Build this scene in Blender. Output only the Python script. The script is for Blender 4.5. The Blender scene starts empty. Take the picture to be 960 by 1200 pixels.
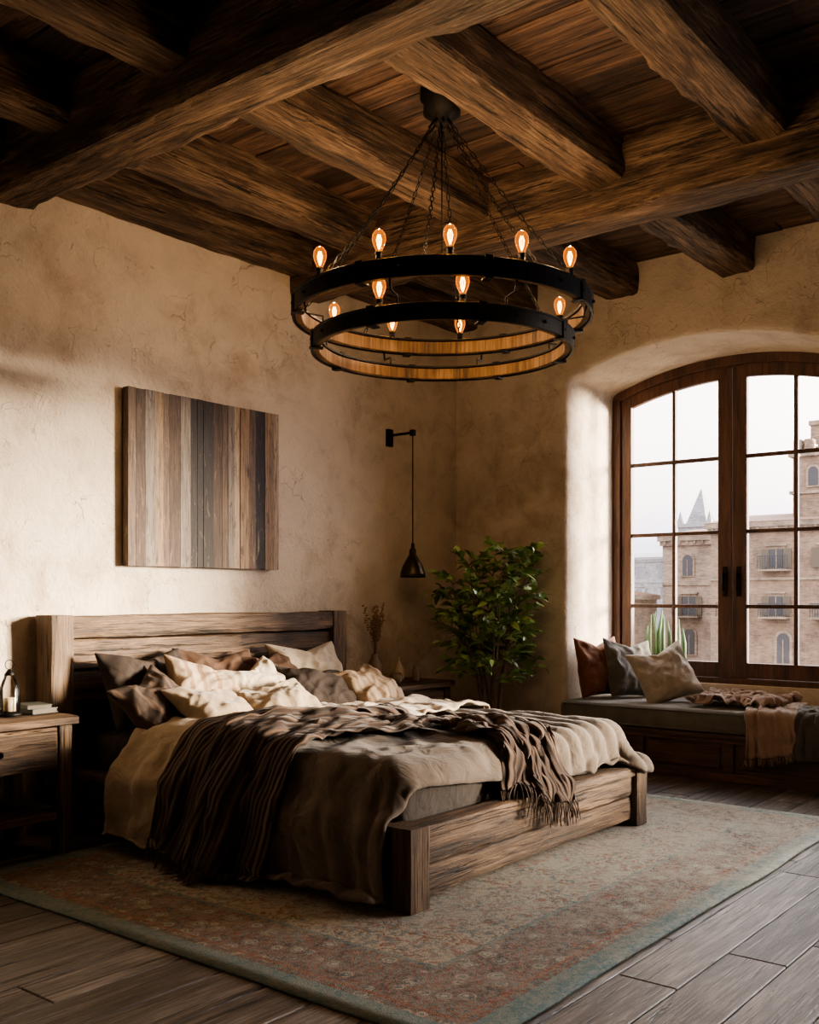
import bpy, bmesh, math, random
import numpy as np
from mathutils import Vector, Matrix, Euler, noise
random.seed(7); np.random.seed(7)
H=1.2
YW=4.74; XW=6.558; XG=7.32; CEIL=3.54; JB=3.31; PB=3.156
XL=-1.5; YS=-2.7
scene=bpy.context.scene

# ------------------------------------------------------------------ helpers
def empty(name,loc=(0,0,0)):
    e=bpy.data.objects.new(name,None); e.empty_display_size=.1; e.location=loc
    scene.collection.objects.link(e); return e
def mk(name,bm,mats,parent=None,smooth=False,bevel=0,seg=2,sub=0,solid=0,soff=1,ang=40):
    me=bpy.data.meshes.new(name)
    bmesh.ops.recalc_face_normals(bm,faces=bm.faces) if not solid else None
    bm.to_mesh(me); bm.free()
    if not isinstance(mats,(list,tuple)): mats=[mats]
    for m in mats: me.materials.append(m)
    if smooth:
        for p in me.polygons: p.use_smooth=True
    o=bpy.data.objects.new(name,me); scene.collection.objects.link(o)
    if parent: o.parent=parent
    if bevel:
        b=o.modifiers.new('bev','BEVEL'); b.width=bevel; b.segments=seg; b.limit_method='ANGLE'; b.angle_limit=math.radians(ang)
    if solid:
        s=o.modifiers.new('sol','SOLIDIFY'); s.thickness=solid; s.offset=soff
    if sub:
        s=o.modifiers.new('sub','SUBSURF'); s.levels=sub; s.render_levels=sub
    return o
def box(bm,a,b,mi=0,M=None):
    x0,y0,z0=a; x1,y1,z1=b
    co=[(x0,y0,z0),(x1,y0,z0),(x1,y1,z0),(x0,y1,z0),(x0,y0,z1),(x1,y0,z1),(x1,y1,z1),(x0,y1,z1)]
    vs=[bm.verts.new((M@Vector(c)) if M else c) for c in co]
    fs=[]
    for f in ((0,3,2,1),(4,5,6,7),(0,1,5,4),(1,2,6,5),(2,3,7,6),(3,0,4,7)):
        fc=bm.faces.new([vs[i] for i in f]); fc.material_index=mi; fs.append(fc)
    return fs
def lathe(bm,prof,c=(0,0,0),seg=24,mi=0,smooth=True):
    rings=[]
    for r,z in prof:
        if r<1e-5: rings.append([bm.verts.new((c[0],c[1],c[2]+z))])
        else: rings.append([bm.verts.new((c[0]+r*math.cos(2*math.pi*i/seg),c[1]+r*math.sin(2*math.pi*i/seg),c[2]+z)) for i in range(seg)])
    for a,b in zip(rings,rings[1:]):
        for i in range(seg):
            j=(i+1)%seg
            if len(a)==1 and len(b)==1: continue
            if len(a)==1: f=bm.faces.new((a[0],b[j],b[i]))
            elif len(b)==1: f=bm.faces.new((a[i],a[j],b[0]))
            else: f=bm.faces.new((a[i],a[j],b[j],b[i]))
            f.material_index=mi; f.smooth=smooth
def tube(bm,pts,r,seg=6,mi=0,closed=False,taper=None):
    pts=[Vector(p) for p in pts]; n=len(pts); rings=[]
    up=None
    for i,p in enumerate(pts):
        if closed: t=(pts[(i+1)%n]-pts[i-1])
        else: t=pts[min(i+1,n-1)]-pts[max(i-1,0)]
        if t.length<1e-9: t=Vector((0,0,1))
        t.normalize()
        if up is None:
            up=Vector((0,0,1)) if abs(t.z)<.9 else Vector((1,0,0))
        s=t.cross(up); 
        if s.length<1e-6: s=t.cross(Vector((0,1,0)))
        s.normalize(); u=s.cross(t); up=u
        rr=r*(taper[i] if taper else 1)
        rings.append([bm.verts.new(p+rr*(math.cos(2*math.pi*k/seg)*s+math.sin(2*math.pi*k/seg)*u)) for k in range(seg)])
    m=n if closed else n-1
    for i in range(m):
        a=rings[i]; b=rings[(i+1)%n]
        for k in range(seg):
            f=bm.faces.new((a[k],a[(k+1)%seg],b[(k+1)%seg],b[k])); f.material_index=mi; f.smooth=True
    if not closed:
        for rg in (rings[0],rings[-1]):
            f=bm.faces.new(rg); f.material_index=mi
def rough_beam(bm,a,b,axis,amp=.012,step=.06,n=6,mi=0):
    """hewn timber: lofted rounded rectangle with noisy faces"""
    a=list(a); b=list(b)
    o=[k for k in range(3) if k!=axis]
    L=b[axis]-a[axis]; ns=max(2,int(L/step))
    w=b[o[0]]-a[o[0]]; h=b[o[1]]-a[o[1]]
    c0=(a[o[0]]+b[o[0]])/2; c1=(a[o[1]]+b[o[1]])/2
    prof=[]
    for s in range(4):
        for k in range(n):
            t=-1+2*k/n
            q=[(t,-1),(1,t),(-t,1),(-1,-t)][s]
            prof.append(q)
    rings=[]
    sd=random.random()*50
    for i in range(ns+1):
        x=a[axis]+L*i/ns; ring=[]
        for (p,q) in prof:
            cr=1-.04*(abs(p)**8*abs(q)**8)
            P=c0+p*w/2*cr; Q=c1+q*h/2*cr
            d=noise.noise(Vector((x*1.3+sd,P*9,Q*9)))*amp+noise.noise(Vector((x*6+sd,P*25,Q*25)))*amp*.5
            if abs(p*q)>.9: d-=abs(noise.noise(Vector((x*5,sd,P*3))))*amp*2
            l=math.hypot(p,q)
            P+=d*p/l; Q+=d*q/l
            v=[0,0,0]; v[axis]=x; v[o[0]]=P; v[o[1]]=Q
            ring.append(bm.verts.new(v))
        rings.append(ring)
    N=len(prof)
    for r0,r1 in zip(rings,rings[1:]):
        for k in range(N):
            f=bm.faces.new((r0[k],r0[(k+1)%N],r1[(k+1)%N],r1[k])); f.material_index=mi
    for r in (rings[0],rings[-1]):
        f=bm.faces.new(r); f.material_index=mi

# ------------------------------------------------------------------ materials
class NT:
    def __init__(s,name):
        m=bpy.data.materials.new(name); m.use_nodes=True; s.m=m; s.t=m.node_tree; s.n=s.t.nodes
        s.b=s.n['Principled BSDF']; s.out=s.n['Material Output']
    def N(s,typ,**kw):
        n=s.n.new(typ)
        for k,v in kw.items(): setattr(n,k,v)
        return n
    def L(s,a,b): s.t.links.new(a,b)
    def set(s,sock,v):
        if isinstance(v,bpy.types.NodeSocket): s.L(v,sock)
        else: sock.default_value=v
    def math(s,op,a,b=0.,c=None,clamp=False):
        n=s.N('ShaderNodeMath',operation=op); n.use_clamp=clamp
        s.set(n.inputs[0],a); s.set(n.inputs[1],b)
        if c is not None: s.set(n.inputs[2],c)
        return n.outputs[0]
    def obj(s): return s.N('ShaderNodeTexCoord').outputs['Object']
    def uv(s): return s.N('ShaderNodeTexCoord').outputs['UV']
    def map(s,v,scale=(1,1,1),loc=(0,0,0)):
        n=s.N('ShaderNodeMapping'); s.L(v,n.inputs[0]); n.inputs['Scale'].default_value=scale; n.inputs['Location'].default_value=loc; return n.outputs[0]
    def noise(s,v,scale=5,detail=6,rough=.6,dist=0):
        n=s.N('ShaderNodeTexNoise'); s.L(v,n.inputs['Vector']); n.inputs['Scale'].default_value=scale; n.inputs['Detail'].default_value=detail
        n.inputs['Roughness'].default_value=rough; n.inputs['Distortion'].default_value=dist; return n.outputs[0]
    def ramp(s,f,stops,interp='LINEAR'):
        n=s.N('ShaderNodeValToRGB'); s.L(f,n.inputs[0]); cr=n.color_ramp; cr.interpolation=interp
        while len(cr.elements)<len(stops): cr.elements.new(.5)
        for e,(p,c) in zip(cr.elements,stops):
            e.position=p; e.color=(c,c,c,1) if isinstance(c,(int,float)) else (*c,1)
        return n.outputs[0]
    def mix(s,f,a,b,mode='MIX'):
        n=s.N('ShaderNodeMix',data_type='RGBA',blend_type=mode)
        s.set(n.inputs[0],f)
        for i,v in ((6,a),(7,b)):
            if isinstance(v,tuple): v=(*v,1) if len(v)==3 else v
            s.set(n.inputs[i],v)
        return n.outputs[2]
    def bump(s,h,strength=.3,dist=.01,prev=None):
        n=s.N('ShaderNodeBump'); s.L(h,n.inputs['Height']); n.inputs['Strength'].default_value=strength; n.inputs['Distance'].default_value=dist
        if prev: s.L(prev,n.inputs['Normal'])
        s.L(n.outputs[0],s.b.inputs['Normal']); return n.outputs[0]
    def isl(s): return s.N('ShaderNodeNewGeometry').outputs['Random Per Island']

def wood(name,dark,mid,light,axis=0,rough=.65,bump=.5,tone=.35,crack=.6,scale=1.,knots=True,bd=.008):
    s=NT(name)
    co=s.obj(); r=s.isl()
    off=s.N('ShaderNodeCombineXYZ'); m=s.math('MULTIPLY',r,43.); 
    for i in range(3): s.L(m,off.inputs[i])
    va=s.N('ShaderNodeVectorMath',operation='ADD'); s.L(co,va.inputs[0]); s.L(off.outputs[0],va.inputs[1]); v=va.outputs[0]
    def sc(a,b): 
        l=[b*scale]*3; l[axis]=a*scale; return tuple(l)
    n1=s.noise(s.map(v,sc(.7,4.5)),2.2,5,.6,.9)
    n2=s.noise(s.map(v,sc(2.2,70)),1.8,5,.75,.25)
    n3=s.noise(s.map(v,sc(1.1,26)),1.5,4,.7,.5)
    f=s.math('ADD',s.math('MULTIPLY',n1,.45),s.math('MULTIPLY',n2,.55))
    col=s.ramp(f,[(.38,dark),(.5,mid),(.62,light)])
    ck=s.ramp(n3,[(.38,0.),(.42,1.)])
    ckm=s.math('ADD',s.math('MULTIPLY',ck,crack),1-crack)
    col=s.mix(1.,col,ckm,'MULTIPLY')
    tv=s.math('ADD',s.math('MULTIPLY',r,tone*2),1-tone)
    col=s.mix(1.,col,tv,'MULTIPLY')
    s.L(col,s.b.inputs['Base Color']); s.b.inputs['Roughness'].default_value=rough
    hgt=s.math('ADD',s.math('MULTIPLY',n2,.5),s.math('MULTIPLY',ck,.7))
    s.bump(hgt,bump,bd)
    return s.m
def fabric(name,c1,c2=None,rough=.9,weave=260,bump=.25,wrinkle=.35,sheen=.25):
    s=NT(name); co=s.obj()
    if c2 is None: c2=tuple(c*.75 for c in c1)
    n=s.noise(co,9,3,.6,.3); col=s.mix(s.ramp(n,[(.35,0.),(.65,1.)]),c2,c1)
    fn=s.noise(co,weave,2,.6); col=s.mix(.35,col,s.mix(fn,(0.25,0.25,0.25),(1.2,1.2,1.2)),'MULTIPLY')
    s.L(col,s.b.inputs['Base Color']); s.b.inputs['Roughness'].default_value=rough
    s.b.inputs['Sheen Weight'].default_value=sheen
    w=s.noise(co,7,3,.55,1.2)
    p=s.bump(w,wrinkle,.04); s.bump(fn,bump,.002,p)
    return s.m
def plain(name,c,rough=.5,metal=0.,bump=0,bs=40):
    s=NT(name); co=s.obj(); n=s.noise(co,bs,3,.6)
    col=s.mix(n,tuple(x*.7 for x in c),tuple(min(1,x*1.25) for x in c))
    s.L(col,s.b.inputs['Base Color']); s.b.inputs['Roughness'].default_value=rough; s.b.inputs['Metallic'].default_value=metal
    if bump: s.bump(n,bump,.004)
    return s.m
def plaster(name,c):
    s=NT(name); co=s.obj()
    big=s.noise(co,.9,4,.6,.5); mid=s.noise(co,5,6,.65,.4); fine=s.noise(co,45,3,.7)
    d=tuple(x*y for x,y in zip(c,(.70,.65,.60))); l=tuple(min(1,x*1.12) for x in c)
    col=s.ramp(s.math('ADD',s.math('MULTIPLY',big,.5),s.math('MULTIPLY',mid,.5)),[(.37,d),(.5,c),(.63,l)])
    dv=s.N('ShaderNodeTexNoise'); s.L(co,dv.inputs['Vector']); dv.inputs['Scale'].default_value=2.5; dv.inputs['Detail'].default_value=5
    vm=s.N('ShaderNodeVectorMath',operation='MULTIPLY_ADD'); s.L(dv.outputs['Color'],vm.inputs[0]); vm.inputs[1].default_value=(.9,.9,.9); s.L(co,vm.inputs[2])
    vo=s.N('ShaderNodeTexVoronoi',feature='DISTANCE_TO_EDGE'); s.L(vm.outputs[0],vo.inputs['Vector']); vo.inputs['Scale'].default_value=2.6
    edge=s.ramp(vo.outputs[0],[(0.,1.),(.008,0.)])
    mask=s.ramp(s.noise(co,2.3,2,.5),[(.50,0.),(.60,1.)])
    ck=s.math('MULTIPLY',edge,mask)
    pit=s.ramp(s.noise(co,11,5,.75,1.5),[(.31,1.),(.35,0.)])
    patch=s.ramp(s.noise(co,1.3,6,.7,1.2),[(.58,0.),(.61,1.)])
    ckp=s.math('MAXIMUM',s.math('MULTIPLY',ck,.8),s.math('MULTIPLY',pit,.8))
    col=s.mix(s.math('MULTIPLY',patch,.17),col,tuple(x*.55 for x in c))
    col=s.mix(s.math('MULTIPLY',ckp,.45),col,tuple(x*.33 for x in c))
    s.L(col,s.b.inputs['Base Color']); s.b.inputs['Roughness'].default_value=.88
    h=s.math('ADD',s.math('MULTIPLY',mid,.9),s.math('MULTIPLY',fine,.25)); h=s.math('SUBTRACT',h,s.math('MULTIPLY',ckp,.4)); h=s.math('SUBTRACT',h,s.math('MULTIPLY',patch,.08))
    s.bump(h,.7,.038)
    return s.m

beam_c=((.015,.009,.006),(.10,.061,.037),(.29,.193,.122))
m_beamY=wood('beam_wood_y',*beam_c,axis=1,bump=1.,crack=.82,bd=.03,rough=.7)
m_beamX=wood('beam_wood_x',*beam_c,axis=0,bump=1.,crack=.82,bd=.03,rough=.7)
m_plank=wood('ceiling_plank_wood',(.016,.009,.006),(.085,.046,.030),(.22,.128,.083),axis=1,bump=.8,tone=.55,crack=.7,bd=.015)
bc=((.013,.007,.004),(.083,.048,.026),(.22,.137,.077))
m_bedX=wood('bed_wood_x',*bc,axis=0,bump=.9,tone=.2,crack=.82,bd=.014,rough=.6)
m_bedY=wood('bed_wood_y',*bc,axis=1,bump=.9,tone=.2,crack=.82,bd=.014,rough=.6)
m_bedZ=wood('bed_wood_z',*bc,axis=2,bump=.9,tone=.2,crack=.82,bd=.014,rough=.6)
m_floor=wood('floor_wood',(.020,.016,.013),(.110,.092,.079),(.29,.255,.228),axis=0,bump=.6,tone=.40,crack=.72,rough=.36,bd=.009)
m_frame=wood('window_wood',(.022,.009,.005),(.075,.030,.016),(.14,.062,.034),axis=2,bump=.3,tone=.1,crack=.3,rough=.45)
m_seatw=wood('seat_wood',(.022,.010,.006),(.075,.036,.020),(.15,.075,.042),axis=1,bump=.4,tone=.2,crack=.4,rough=.5)
m_wall=plaster('wall_plaster',(.58,.49,.385))
m_iron=plain('black_iron',(.016,.014,.013),.5,.8,.3,60)
m_bronze=plain('aged_bronze',(.06,.045,.03),.38,.9,.2,40)
m_glow_wood=wood('ring_wood',(.09,.045,.018),(.27,.145,.06),(.46,.28,.13),axis=2,bump=.5,tone=.2,crack=.5,scale=.6)

def art_mat():
    s=NT('reclaimed_strip_wood'); co=s.obj(); r=s.isl()
    at=s.N('ShaderNodeAttribute'); at.attribute_name='strip_col'; base=at.outputs['Color']
    off=s.N('ShaderNodeCombineXYZ'); m=s.math('MULTIPLY',r,31.); s.L(m,off.inputs[0]); s.L(m,off.inputs[2])
    va=s.N('ShaderNodeVectorMath',operation='ADD'); s.L(co,va.inputs[0]); s.L(off.outputs[0],va.inputs[1])
    n=s.noise(s.map(va.outputs[0],(60,60,3.)),1.6,5,.75,.4); n2=s.noise(s.map(va.outputs[0],(22,22,4)),1.5,5,.75,.8)
    col=s.mix(1.,base,s.ramp(n,[(.3,.25),(.6,1.25)]),'MULTIPLY')
    col=s.mix(s.ramp(n2,[(.56,0.),(.61,.6)]),col,(.03,.02,.014))
    col=s.mix(s.ramp(n2,[(.36,.45),(.41,0.)]),col,(.30,.24,.17))
    s.L(col,s.b.inputs['Base Color']); s.b.inputs['Roughness'].default_value=.7; s.bump(n,.6,.006); return s.m
m_art=art_mat()
def glass(glow=None):
    s=NT('window_glass' if not glow else 'bulb_glass'); tr=s.N('ShaderNodeBsdfTransparent'); gl=s.N('ShaderNodeBsdfGlossy'); gl.inputs['Roughness'].default_value=.02
    mx=s.N('ShaderNodeMixShader'); lw=s.N('ShaderNodeFresnel'); lw.inputs[0].default_value=1.4 if not glow else 1.15
    if glow: tr.inputs[0].default_value=(1,.80,.52,1)
    s.L(lw.outputs[0],mx.inputs[0]); s.L(tr.outputs[0],mx.inputs[1]); s.L(gl.outputs[0],mx.inputs[2])
    o=mx.outputs[0]
    if glow:
        e=s.N('ShaderNodeEmission'); e.inputs[0].default_value=(1,.30,.05,1); e.inputs[1].default_value=glow; ad=s.N('ShaderNodeAddShader'); s.L(o,ad.inputs[0]); s.L(e.outputs[0],ad.inputs[1]); o=ad.outputs[0]
    s.L(o,s.out.inputs[0]); return s.m
m_glass=glass(); m_bglass=glass(.32)
def emis(name,c,st):
    s=NT(name); e=s.N('ShaderNodeEmission'); e.inputs[0].default_value=(*c,1); e.inputs[1].default_value=st; s.L(e.outputs[0],s.out.inputs[0]); return s.m
m_fil=emis('bulb_filament',(1.,.46,.13),16)

# ------------------------------------------------------------------ room shell
bm=bmesh.new()
y=YS
while y<YW:
    w=.20; x=XL-random.random()*1.5
    while x<XG:
        l=random.uniform(1.2,2.2); x0=max(x,XL); x1=min(x+l-.005,XG+.1)
        if x1>x0+.02: box(bm,(x0,y,-.03),(x1,min(y+w-.005,YW),0))
        x+=l
    y+=w
mk('floor',bm,m_floor,bevel=.003,seg=1)
bm=bmesh.new(); box(bm,(XL-.2,YS-.2,-.2),(XG+.1,YW+.2,-.032)); mk('floor_subfloor',bm,plain('subfloor_dark',(.02,.016,.012),.9))
bm=bmesh.new(); box(bm,(XL-.2,YW,-.2),(7.5,YW+.2,CEIL+.2)); mk('wall_north',bm,m_wall)
bm=bmesh.new(); box(bm,(XL-.2,YS-.2,-.2),(XL,YW,CEIL+.2)); mk('wall_west',bm,m_wall)
bm=bmesh.new(); box(bm,(XL,YS-.2,-.2),(7.5,YS,CEIL+.2)); mk('wall_south',bm,m_wall)
class Arch:
    def __init__(s,cy,hw,zs,zp):
        s.cy=cy;s.hw=hw;s.zs=zs;s.zp=zp; r=zp-zs; s.R=(hw*hw+r*r)/(2*r)
    def z(s,y,off=0):
        d=min(abs(y-s.cy),s.hw); return s.zp-(s.R-math.sqrt(s.R**2-d*d))-off
A1=Arch(2.80,.955,2.78,2.965)
A2=Arch(-.70,1.72,2.50,2.75)
def arch_wall(bm,y0,y1,A,x0,x1):
    pts=[(y0,-.2),(A.cy-A.hw,-.2)]
    for i in range(33):
        y=A.cy-A.hw+2*A.hw*i/32; pts.append((y,A.z(y)))
    pts+=[(A.cy+A.hw,-.2),(y1,-.2),(y1,CEIL+.2),(y0,CEIL+.2)]
    f=[bm.verts.new((x0,p[0],p[1])) for p in pts]; b=[bm.verts.new((x1,p[0],p[1])) for p in pts]
    bm.faces.new(f); bm.faces.new(b[::-1])
    for i in range(len(pts)):
        j=(i+1)%len(pts); bm.faces.new((f[i],b[i],b[j],f[j]))
bm=bmesh.new(); arch_wall(bm,1.3,YW+.1,A1,XW,7.42)
o=mk('wall_east',bm,m_wall,bevel=.04,seg=4,ang=50)
bm=bmesh.new(); arch_wall(bm,YS-.1,1.3,A2,XW,6.85); mk('wall_east_far',bm,m_wall)
bm=bmesh.new(); box(bm,(7.22,A1.cy-A1.hw-.02,-.1),(7.42,A1.cy+A1.hw+.02,.56)); mk('wall_sill',bm,m_wall)
bm=bmesh.new(); box(bm,(6.57,A2.cy-A2.hw-.02,-.1),(6.84,A2.cy+A2.hw+.02,.60)); mk('wall_sill_far',bm,m_wall)

def window(name,A,x,zb,handles=True):
    root=empty(name)
    bm=bmesh.new(); N=40
    def arcband(y0,y1,o0,o1,xa,xb,n=20):
        ring=[]
        for i in range(n+1):
            y=y0+(y1-y0)*i/n; zt=A.z(y,o0); zl=A.z(y,o1)
            ring.append([bm.verts.new(c) for c in ((xa,y,zl),(xb,y,zl),(xb,y,zt),(xa,y,zt))])
        for a,b in zip(ring,ring[1:]):
            for k in range(4): bm.faces.new((a[k],a[(k+1)%4],b[(k+1)%4],b[k]))
        bm.faces.new(ring[0]); bm.faces.new(ring[-1][::-1])
    L=A.cy-A.hw; R=A.cy+A.hw
    arcband(L,R,-.01,.07,x-.02,x+.09,30)
    box(bm,(x-.024,L-.005,zb-.03),(x+.088,L+.065,A.z(L)-.03)); box(bm,(x-.024,R-.065,zb-.03),(x+.088,R+.005,A.z(R)-.03))
    box(bm,(x-.03,L,zb-.05),(x+.092,R,zb+.045))
    mk('frame',bm,m_frame,root,bevel=.006)
    for k,(a,b) in enumerate(((L+.065,A.cy-.002),(A.cy+.002,R-.065))):
        bm=bmesh.new(); sw=.085
        inner=.105
        sa=sw if k==0 else inner; sb=inner if k==0 else sw
        if not handles: sa=sb=.04
        box(bm,(x,a,zb+.046),(x+.055,a+sa,A.z(a+sa,.08))); box(bm,(x,b-sb,zb+.046),(x+.055,b,A.z(b-sb,.08)))
        arcband(a+.002,b-.002,.068,.16,x+.003,x+.052)
        box(bm,(x+.003,a+.002,zb+.048),(x+.052,b-.002,zb+.16))
        ym=(a+sa+b-sb)/2
        if handles:
            box(bm,(x+.008,ym-.014,zb+.1),(x+.045,ym+.014,A.z(ym,.12)))
            for z in (1.127,1.675,2.224): box(bm,(x+.009,a+.03,z-.014),(x+.044,b-.03,z+.014))
        mk('leaf_%d'%(k+1),bm,m_frame,root,bevel=.004)
        if handles:
            bm=bmesh.new()
            top=[(y,A.z(y,.1)) for y in [a+.04+(b-a-.08)*i/12 for i in range(13)]]
            vs=[bm.verts.new((x+.027,p[0],p[1])) for p in top]+[bm.verts.new((x+.027,b-.04,zb+.1)),bm.verts.new((x+.027,a+.04,zb+.1))]
            bm.faces.new(vs); mk('pane_%d'%(k+1),bm,m_glass,root)
            bm=bmesh.new(); yy=A.cy+(-.052 if k==0 else .052)
            box(bm,(x-.008,yy-.017,1.20),(x,yy+.017,1.42))
            tube(bm,[(x,yy,1.36),(x-.045,yy,1.36)],.009,8); tube(bm,[(x-.045,yy,1.375),(x-.047,yy,1.30),(x-.042,yy,1.24)],.010,8)
            box(bm,(x-.012,yy-.012,1.22),(x,yy+.012,1.25))
            mk('handle_%d'%(k+1),bm,m_iron,root,bevel=.002)
    return root
window('window_1',A1,XG,.555)
window('window_2',A2,6.72,.63,False)

bm=bmesh.new(); x=XL
while x<XW+.05:
    w=random.uniform(.17,.23); y=YS-random.random()
    while y<YW:
        l=random.uniform(1.6,3.2); dz=random.uniform(0,.012)
        box(bm,(x,max(y,YS),CEIL-dz),(x+w-.005,min(y+l-.004,YW+.05),CEIL+.05)); y+=l
    x+=w
mk('ceiling',bm,m_plank,bevel=.003,seg=1)
bm=bmesh.new(); box(bm,(XL-.2,YS-.2,CEIL+.052),(7.5,YW+.2,CEIL+.3)); mk('ceiling_deck',bm,plain('deck_dark',(.01,.007,.005),.9))
for i,(a,b) in enumerate(((2.60,2.885),(4.70,4.99),(.5,.78))):
    bm=bmesh.new(); rough_beam(bm,(a,YS-.05,PB),(b,YW+.05,CEIL+.02),1,amp=.02)
    mk('ceiling_beam',bm,m_beamY,smooth=False)
for k in range(-5,4):
    y0=1.536+.82*k
    bm=bmesh.new(); rough_beam(bm,(XL,y0,JB),(XW+.05,y0+.25,CEIL+.02),0,amp=.016)
    mk('ceiling_joist',bm,m_beamX)
bm=bmesh.new(); rough_beam(bm,(XL,4.53,JB-.03),(XW+.05,4.77,CEIL+.02),0,amp=.014); mk('ceiling_joist',bm,m_beamX)

# ------------------------------------------------------------------ rug
def rug():
    x0,x1,y0,y1=2.178,5.69,1.53,4.185; cx,cy=(x0+x1)/2,(y0+y1)/2; hx,hy=(x1-x0)/2,(y1-y0)/2
    s=NT('worn_persian_rug'); co=s.obj()
    sp=s.N('ShaderNodeSeparateXYZ'); s.L(co,sp.inputs[0])
    ax=s.math('ABSOLUTE',sp.outputs[0]); ay=s.math('ABSOLUTE',sp.outputs[1])
    d=s.math('MINIMUM',s.math('SUBTRACT',hx,ax),s.math('SUBTRACT',hy,ay))
    cb=s.N('ShaderNodeCombineXYZ'); s.L(ax,cb.inputs[0]); s.L(ay,cb.inputs[1]); mir=cb.outputs[0]
    cream=(.48,.435,.35); rust=(.27,.085,.050); teal=(.095,.18,.19); navy=(.045,.065,.085)
    n=s.noise(mir,13,4,.7,2.4)
    field=s.mix(s.ramp(n,[(.455,0.),(.485,1.)]),rust,cream)
    n3=s.noise(s.map(mir,(1,1,1),(5,3,0)),17,4,.7,2.0)
    field=s.mix(s.ramp(n3,[(.525,0.),(.555,.9)]),field,teal)
    n4=s.noise(s.map(mir,(1,1,1),(1,9,0)),28,3,.7,1.4)
    field=s.mix(s.ramp(n4,[(.59,0.),(.62,.85)]),field,navy)
    v2=s.N('ShaderNodeTexVoronoi',feature='F1'); s.L(mir,v2.inputs[0]); v2.inputs['Scale'].default_value=11
    bord=s.mix(s.ramp(v2.outputs[0],[(.28,1.),(.36,0.)]),(.24,.085,.055),cream)
    bord=s.mix(s.ramp(s.math('SINE',s.math('MULTIPLY',v2.outputs[0],34.)),[(.35,0.),(.5,.9)]),bord,teal)
    bord=s.mix(s.ramp(n3,[(.52,0.),(.56,.8)]),bord,navy)
    def band(a,b): return s.math('MULTIPLY',s.math('GREATER_THAN',d,a),s.math('LESS_THAN',d,b))
    col=s.mix(s.math('LESS_THAN',d,.44),field,bord)
    col=s.mix(band(.42,.44),col,teal); col=s.mix(band(.135,.15),col,rust)
    col=s.mix(s.math('LESS_THAN',d,.10),col,(.12,.225,.24))
    # worn pile; daylight toward the window end painted in as paler colour
    light_grad=s.math('MULTIPLY_ADD',sp.outputs[0],.16,.62,clamp=True)
    wear_light=s.math('MULTIPLY',s.ramp(s.noise(co,4.2,7,.85,.5),[(.42,.12),(.60,1.)]),light_grad)
    col=s.mix(wear_light,col,(.47,.435,.36))
    fine=s.noise(co,50,4,.85); col=s.mix(s.math('MULTIPLY',s.ramp(fine,[(.46,0.),(.54,1.)]),light_grad),col,(.46,.42,.345))
    thr=s.noise(s.map(co,(60,420,1)),1,2,.5); col=s.mix(.7,col,s.mix(thr,(.3,.3,.3),(1.4,1.4,1.4)),'MULTIPLY')
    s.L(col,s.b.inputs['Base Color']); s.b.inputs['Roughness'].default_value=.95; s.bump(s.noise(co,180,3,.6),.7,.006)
    bm=bmesh.new(); nx,ny=60,48; vs=[]
    for i in range(nx+1):
        row=[]
        for j in range(ny+1):
            X=-hx+2*hx*i/nx; Y=-hy+2*hy*j/ny
            e=min(i,nx-i,j,ny-j)
            wob=noise.noise(Vector((X*2,Y*2,3)))*.01 if e==0 else 0
            row.append(bm.verts.new((X+wob,Y+wob,.011+.002*noise.noise(Vector((X*3,Y*3,0))))))
        vs.append(row)
    for i in range(nx):
        for j in range(ny): bm.faces.new((vs[i][j],vs[i+1][j],vs[i+1][j+1],vs[i][j+1]))
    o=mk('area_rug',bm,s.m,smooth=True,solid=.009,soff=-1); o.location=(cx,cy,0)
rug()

# ------------------------------------------------------------------ bed frame
bed=empty('bed')
Z0=.014
bm=bmesh.new()
def rb(a,b,ax,mi=0,amp=.006): rough_beam(bm,a,b,ax,amp=amp,step=.045,n=5,mi=mi)
rb((3.09,2.385,Z0+.03),(4.85,2.455,.165),0); rb((3.09,2.38,.170),(4.85,2.46,.275),0); rb((3.07,2.365,.272),(4.86,2.475,.322),0)
mk('foot_rail',bm,m_bedX,bed)
bm=bmesh.new()
for xa,xb in ((2.985,3.06),(4.88,4.955)):
    rb((xa,2.48,Z0+.03),(xb,4.56,.165),1); rb((xa,2.48,.170),(xb,4.56,.275),1); rb((xa-.012,2.47,.272),(xb+.012,4.56,.322),1)
mk('side_rail',bm,m_bedY,bed)
bm=bmesh.new()
for xa in (2.965,4.845):
    rb((xa,2.35,Z0),(xa+.12,2.485,.330),2,amp=.005)
for xa in (2.865,4.935):
    rb((xa,4.56,Z0-.012),(xa+.13,4.715,1.105),2,amp=.006)
mk('post',bm,m_bedZ,bed)
bm=bmesh.new()
rb((2.99,4.565,.985),(4.94,4.70,1.10),0,amp=.008)
rb((2.99,4.60,.835),(4.94,4.69,.978),0,amp=.008)
rb((2.99,4.60,.665),(4.94,4.69,.83),0); rb((2.99,4.60,.50),(4.94,4.69,.66),0); rb((2.99,4.60,.30),(4.94,4.69,.495),0)
rb((2.99,4.575,.83),(4.94,4.61,.86),0,amp=.004)
mk('headboard',bm,m_bedX,bed)
bm=bmesh.new(); box(bm,(3.06,2.48,.10),(4.88,4.56,.20)); mk('slat_base',bm,m_bedX,bed)
m_matt=fabric('mattress_fabric',(.05,.04,.033),wrinkle=.5,sheen=.05)
bm=bmesh.new(); box(bm,(3.075,2.49,.20),(4.865,4.54,.505)); mk('mattress',bm,m_matt,bed,smooth=True,bevel=.06,seg=5)

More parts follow.
